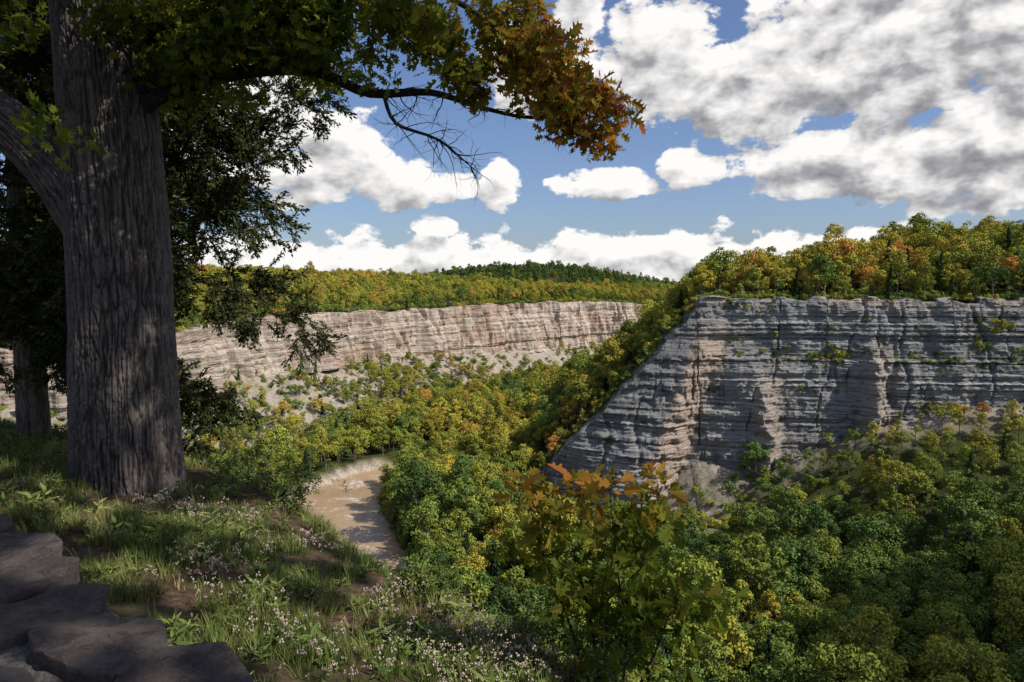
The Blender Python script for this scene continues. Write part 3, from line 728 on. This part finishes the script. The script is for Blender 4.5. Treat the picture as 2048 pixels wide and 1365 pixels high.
def flower(seed):
    r=random.Random(seed);B=Bld()
    for i in range(4):
        x,y=r.gauss(0,.04),r.gauss(0,.04); h=r.uniform(.09,.19); dx,dy=r.gauss(0,.03),r.gauss(0,.03)
        B.tube([(x,y,0),(x+dx*.4,y+dy*.4,h*.6),(x+dx,y+dy,h)],[.0015,.0013,.001],3,1)
        for j in range(5):
            c=Vector((x+dx+r.gauss(0,.009),y+dy+r.gauss(0,.009),h+r.gauss(0,.008))); s=r.uniform(.0035,.007)
            B.add([c+Vector(v)*s for v in ((1,0,0),(-1,0,0),(0,1,0),(0,-1,0),(0,0,1.3),(0,0,-1.6))],[(0,2,4),(2,1,4),(1,3,4),(3,0,4),(2,0,5),(1,2,5),(3,1,5),(0,3,5)],0)
    return B.obj('f',[M_flower,M_gstem],link=False,smooth=False)
C_grass=coll_of('grass_tufts',[tuft(1),tuft(2,20,.16),tuft(3,12,.10,.003,.9),weed(4),weed(5,12,.09,.13),weed(6,7,.07,.06)])
C_flow=coll_of('flower_stems',[flower(i) for i in range(3)])
def wall_side(x,y): # + on the gorge side of the stone wall
    return (x+.64)*.64+(y-1.6)*.77
def gscat(name,coll,n,dens,nk,pick,sc):
    x=rng.uniform(-13,2.6,n);y=rng.uniform(.8,15,n); z,q=H(x,y); k=(q['bd']<1.6)&(wall_side(x,y)>-.02)&(rng.random(n)<dens(x,y,q))
    x,y,z=x[k],y[k],z[k];m=len(x)
    rot=np.stack([rng.normal(0,.15,m),rng.normal(0,.15,m),rng.uniform(0,6.28,m)],-1)
    instancer(name,coll,np.stack([x,y,z-.01],-1),rot,rng.uniform(sc[0],sc[1],m),np.clip(.4+fbm(x/.9,y/.9,4)*.5+rng.normal(0,.15,m),0,1),pick(m))
gd=lambda x,y,q:np.clip(.55+fbm(x/.55,y/.55,8)*1.9,.04,1)*np.where(np.hypot(x,y)<7,1,.5)
gscat('grass',C_grass,72000,gd,6,lambda m:rng.choice(6,m,p=[.30,.28,.22,.08,.05,.07]),(.6,1.2))
gscat('pussytoes_flowers',C_flow,28000,lambda x,y,q:.012+.65*(q['bd']>-1.2)*(q['bd']<.3)*(y<6.6)*(x<.5)*np.clip(.25+fbm(x/.45,y/.45,2)*2,0,1),3,lambda m:rng.integers(0,3,m),(.6,1.05))
# low leafy brush along the brow
Bq=Bld(); tq=[]; r4=random.Random(33)
brush=empty('brow_shrub')
for (bx,by,hh) in [(-3.1,8.4,.5),(-3.6,9,.7),(-2.6,7.4,.28),(.1,4.5,.2),(.5,3.95,.25),(-5.5,10.6,.7),(-.6,5.0,.12)]:
    zz=float(H(np.array([bx]),np.array([by]))[0][0])
    for j in range(5): limb(Bq,(bx,by,zz),(r4.gauss(0,.6),r4.gauss(0,.6),1),hh*r4.uniform(.8,1.4),.010,2,tq,r4,0,0,4,3)
Bq.obj('stems',[M_stem],brush)
tips_to_inst('leaves',tq,coll_of('shrub_leaf_kinds',[weed(14,9,.07,.1),weed(15,7,.06,.08)]),lambda q:r4.uniform(.1,.8),brush,(.5,.9),1,.05,2)

# ---------------------------------------------------------------- stone wall: flat irregular slabs bedded in rough mortar
def stonewall():
    par=empty('stone_wall')
    D=np.array([-.77,.64]);N=np.array([.64,.77]); O=np.array([-.60,1.62]); W=.62
    m,nt,o=newmat('wall_stone'); g=G(nt); p=g.pos(); idd=g.attr('lv').outputs['Fac']
    n=g.noise(p,14,9,.75); n2=g.noise(p,80,6,.75); n3=g.noise(p,5,5,.7)
    c=g.mix(idd,(.055,.043,.042),(.16,.125,.112)); c=g.mix(g.mr(n,.46,.58,0,.7),c,(.045,.038,.036)); c=g.mix(g.mr(n2,.55,.68,0,.5),c,(.26,.24,.22))
    c=g.mix(g.mr(n3,.52,.60,0,.4),c,(.19,.175,.15))
    nt.links.new(g.pbr(c,.75,g.bump(g.m('ADD',n,g.m('MULTIPLY',n2,.5)),1,.035),.2),o.inputs[0])
    m2,nt,o=newmat('wall_mortar'); g=G(nt); p=g.pos(); n2=g.noise(p,70,7,.75); n1=g.noise(p,11,6,.7)
    c=g.mix(g.mr(n2,.35,.65),(.10,.092,.085),(.34,.315,.285)); c=g.mix(g.mr(n1,.45,.6,0,.6),c,(.08,.075,.065))
    nt.links.new(g.pbr(c,.95,g.bump(n2,1,.02),.1),o.inputs[0])
    nu,nv=700,200; u=np.linspace(-2.2,4.8,nu)[:,None]; prof=np.linspace(-.7,W+.7,nv)[None]; u=u+0*prof; pv=prof+0*u
    v=np.clip(pv,.03,W-.03); dz=np.where(pv<.03,pv-.03,np.where(pv>W-.03,W-.03-pv,0)); top=(dz==0)
    hh=fbm(u*9,pv*9,3,o=5)*.022+fbm(u*45,pv*45,3)*.006
    z=-1.085+dz+np.where(top,hh,0); vv=v-W+np.where(top,0,np.sign(pv-.3)*hh)
    mesh_obj('mortar',np.stack([O[0]+D[0]*u+N[0]*vv,O[1]+D[1]*u+N[1]*vv,z],-1).reshape(-1,3),gridfaces(nu,nv),[m2],parent=par)
    # slabs: irregular convex polygons with broken edges
    r=random.Random(12); V=[];F=[];L=[]
    def slab(cu,cv,su,sv,th,zt):
        K=60; M=12
        n_=r.randint(5,7); an=sorted([2*math.pi*(i+r.uniform(-.28,.28))/n_+.4 for i in range(n_)])
        pl=[]
        for a in an:
            s=(abs(math.cos(a))**5+abs(math.sin(a))**5)**(-1/5)*r.uniform(.88,1.06); pl.append((math.cos(a)*s,math.sin(a)*s))
        def rad(a):
            ca,sa=math.cos(a),math.sin(a); best=9
            for i in range(n_):
                x1,y1=pl[i];x2,y2=pl[(i+1)%n_]; ex,ey=x2-x1,y2-y1
                den=ca*ey-sa*ex
                if abs(den)<1e-9: continue
                t=(x1*ey-y1*ex)/den
                if t>0: best=min(best,t)
            return best
        tu,tv=r.gauss(0,.05),r.gauss(0,.06); lv=r.random(); o=len(V)
        Rk=[rad(2*math.pi*k/K)*(1+r.uniform(-.012,.012)) for k in range(K)]
        rings=[(j/M) for j in range(M+1)]+[1.012,1.0,.98]
        for ri,q_ in enumerate(rings):
            for k in range(K):
                a=2*math.pi*k/K
                a_=math.cos(a)*Rk[k]*q_*su*.5; b_=math.sin(a)*Rk[k]*q_*sv*.5
                hgt=a_*tu+b_*tv-(.003 if ri==M else 0)-(.010 if ri>M else 0)-(th*(ri-M-1)/2 if ri>M else 0)
                V.append([cu+a_,cv+b_,zt+hgt,0 if ri>M else 1]); L.append(lv)
        for ri in range(len(rings)-1):
            for k in range(K):
                k2=(k+1)%K; F.append((o+ri*K+k,o+(ri+1)*K+k,o+(ri+1)*K+k2,o+ri*K+k2))
    uu=-1.9
    while uu<4.6:
        su=r.uniform(.28,.48)
        if r.random()<.3: rows=[(W*.5+r.uniform(-.02,.04),W*r.uniform(.95,1.08))]
        else:
            s1=r.uniform(.42,.6)*W; rows=[(W+.03-s1/2,s1),(W-.01-s1-(W-s1-.03)/2,W-s1-.03)]
        for cv,sv in rows: slab(uu+su/2+r.uniform(-.02,.02),cv-W+r.uniform(-.01,.03),su*1.0,sv*1.02,.08,-1.05+r.uniform(-.018,.018))
        uu+=su
    V=np.array(V); A=V[:,0];B=V[:,1]
    nz_=fbm(A*6,B*6,V[:,2]*3,o=6,g=.6)*.012+np.round(fbm(A*4+B*2,B*4,7)*7)*.0045
    z=V[:,2]+nz_; B=B+(1-V[:,3])*fbm(A*20,V[:,2]*30,2)*.008
    P_=np.stack([O[0]+D[0]*A+N[0]*B,O[1]+D[1]*A+N[1]*B,z],-1)
    mesh_obj('slabs',P_,F,[m],{'lv':('FLOAT',np.array(L,np.float32))},False,par)
    # courses of face stones on the gorge side
    V=[];F=[];L=[]
    for row in range(4):
        uu=-1.9+r.uniform(0,.2); zc=-1.22-row*.14
        while uu<4.6:
            su=r.uniform(.18,.42); lv=r.random(); o=len(V); d_=r.uniform(.015,.05)
            for (a,b,cc) in [(0,0,0),(1,0,0),(1,1,0),(0,1,0),(.06,.1,1),(.94,.1,1),(.94,.9,1),(.06,.9,1)]:
                V.append([uu+a*su*.95+r.uniform(-.008,.008),-.05+cc*(.04+d_),zc-.06+b*.125+r.uniform(-.008,.008)]); L.append(lv)
            F+= [tuple(o+i for i in f) for f in [(4,5,6,7),(0,1,5,4),(1,2,6,5),(2,3,7,6),(3,0,4,7)]]
            uu+=su
    V=np.array(V); P_=np.stack([O[0]+D[0]*V[:,0]+N[0]*V[:,1],O[1]+D[1]*V[:,0]+N[1]*V[:,1],V[:,2]],-1)
    mesh_obj('face_stones',P_,F,[m],{'lv':('FLOAT',np.array(L,np.float32))},False,par)
stonewall()

# ---------------------------------------------------------------- unseen cumulus added out of frame to shade the right bank
def shade_cloud():
    nu,nv=200,100
    th=np.linspace(0,2*np.pi,nu)[:,None]; ph=np.linspace(0,np.pi,nv)[None]
    x=np.cos(th)*np.sin(ph);y=np.sin(th)*np.sin(ph);z=np.cos(ph)+0*th
    d=1+.32*fbm(x*1.6,y*1.6,z*1.6,o=5)+.12*np.abs(fbm(x*5,y*5,z*5))
    C=Vector((205,168,-90))+SUN*(600/SUN.z)
    m,nt,o=newmat('shade_cloud_white'); g=G(nt); s=g.n('ShaderNodeBsdfDiffuse'); g.put(s.inputs[0],(.9,.9,.9)); nt.links.new(s.outputs[0],o.inputs[0])
    P=np.stack([C.x+x*d*118,C.y+y*d*60,C.z+np.maximum(z*d,-.25)*45],-1).reshape(-1,3)
    mesh_obj('shade_cloud_mesh',P,gridfaces(nu,nv),[m])
shade_cloud()

# ---------------------------------------------------------------- world
w=bpy.data.worlds.new('World'); scene.world=w; w.use_nodes=True; nt=w.node_tree; nt.nodes.clear(); g=G(nt)
out=nt.nodes.new('ShaderNodeOutputWorld')
sky=g.n('ShaderNodeTexSky'); sky.sky_type='NISHITA'; sky.sun_disc=False; sky.sun_elevation=SUN_EL; sky.sun_rotation=SUN_AZ; sky.air_density=1.0; sky.dust_density=1.2; sky.ozone_density=3
tc=g.n('ShaderNodeTexCoord').outputs['Generated']; sp=g.n('ShaderNodeSeparateXYZ'); g.put(sp.inputs[0],tc)
az=g.m('MULTIPLY',g.m('ARCTAN2',sp.outputs[0],sp.outputs[1]),57.2958); el=g.m('MULTIPLY',g.m('ARCSINE',sp.outputs[2]),57.2958)
cv=g.n('ShaderNodeCombineXYZ'); g.put(cv.inputs[0],az); g.put(cv.inputs[1],el)
grp=bpy.data.node_groups.new('cloud_density','ShaderNodeTree')
grp.interface.new_socket('V',in_out='INPUT',socket_type='NodeSocketVector'); grp.interface.new_socket('Detail',in_out='INPUT',socket_type='NodeSocketFloat'); grp.interface.new_socket('D',in_out='OUTPUT',socket_type='NodeSocketFloat')
gg=G(grp); gi=grp.nodes.new('NodeGroupInput'); go=grp.nodes.new('NodeGroupOutput'); V=gi.outputs[0]
BL=[(12.0,18,4.4,5.0),(19,14.8,7,3.8),(28,16.5,10,5.4),(38,17,12,8),
 (24,9.0,6.5,2.5),(34,8.6,11,3.3),
 (-13.5,10.9,3.4,2.8),(-17,8.4,6,2.0),(-9,8.2,6.0,1.8),(-23,13,8,5),
 (-1,8.2,1.8,1.7),(7.5,8.2,4.6,1.1),(14.5,9.0,2.6,1.5),
 (5.5,21,2.0,4.5),(0,17,2.6,3),(-6.3,4.9,1.8,1.1),(-50,24,22,10),(62,22,16,10),(0,50,18,7),(105,25,20,9),(150,35,24,10),(-120,30,26,10)]
cur=None
for a,b,rx,ry in BL:
    d=gg.vm('MULTIPLY',gg.vm('SUBTRACT',V,(a,b,0)),(1/rx,1/ry,0)); d=gg.vm('DOT_PRODUCT',d,d)
    cur=d if cur is None else gg.m('MINIMUM',cur,d)
b=gg.m('MAXIMUM',gg.m('SUBTRACT',1,gg.m('MULTIPLY',cur,.8)),-1.2)
s2=gg.n('ShaderNodeSeparateXYZ'); gg.put(s2.inputs[0],V)
band=gg.mr(s2.outputs[1],2.4,6.6,.9,-1.2)
c=gg.m('MAXIMUM',b,band)
per=gg.vm('MULTIPLY',V,(.0175,.028,0))
n1=gg.noise(per,16,gi.outputs[1],.58,.1,'2D')
d=gg.m('ADD',gg.m('MULTIPLY',c,.56),gg.m('MULTIPLY',gg.m('SUBTRACT',n1,.5),1.7))
grp.links.new(d,go.inputs[0])
def cd(vec,det):
    q=nt.nodes.new('ShaderNodeGroup'); q.node_tree=grp; g.put(q.inputs[0],vec); q.inputs[1].default_value=det; return q.outputs[0]
d0=cd(cv.outputs[0],9.0); d2=cd(g.vm('ADD',cv.outputs[0],(.7,1.5,0)),3.0)
mask=g.mr(d0,-.02,.17,0,1,True)
mask=g.m('MULTIPLY',mask,g.mr(el,-1,.0,0,1))
thick=g.mr(az,8,30,.34,.62)
lit=g.m('ADD',.88,g.m('SUBTRACT',g.m('MULTIPLY',g.m('SUBTRACT',d0,d2),.6),g.m('MULTIPLY',g.m('MAXIMUM',d2,0),thick)),clamp=True)
ccol=g.ramp(lit,[(0,(.24,.245,.27)),(.35,(.40,.40,.42)),(.65,(.70,.69,.69)),(1,(1.0,.98,.96))])
b1=g.n('ShaderNodeBackground'); g.put(b1.inputs[0],g.vm('MULTIPLY',sky.outputs[0],(.84,.86,1.0))); g.put(b1.inputs[1],.12)
b2=g.n('ShaderNodeBackground'); g.put(b2.inputs[0],ccol); g.put(b2.inputs[1],1.0)
mx=g.n('ShaderNodeMixShader'); g.put(mx.inputs[0],mask); g.put(mx.inputs[1],b1.outputs[0]); g.put(mx.inputs[2],b2.outputs[0])
nt.links.new(mx.outputs[0],out.inputs[0])

sl=bpy.data.lights.new('sun','SUN'); sl.energy=5.0; sl.angle=R(.5); sl.color=(1,.93,.82)
so=bpy.data.objects.new('sun',sl); so.rotation_mode='QUATERNION'; so.rotation_quaternion=SUN.to_track_quat('Z','Y'); so.location=(0,0,50); scene.collection.objects.link(so)
cam=bpy.data.cameras.new('camera'); cam.lens=24; cam.sensor_width=36; cam.clip_start=.05; cam.clip_end=20000
co=bpy.data.objects.new('camera',cam); co.location=(0,0,0); co.rotation_euler=(R(90-4.7),0,0); scene.collection.objects.link(co); scene.camera=co
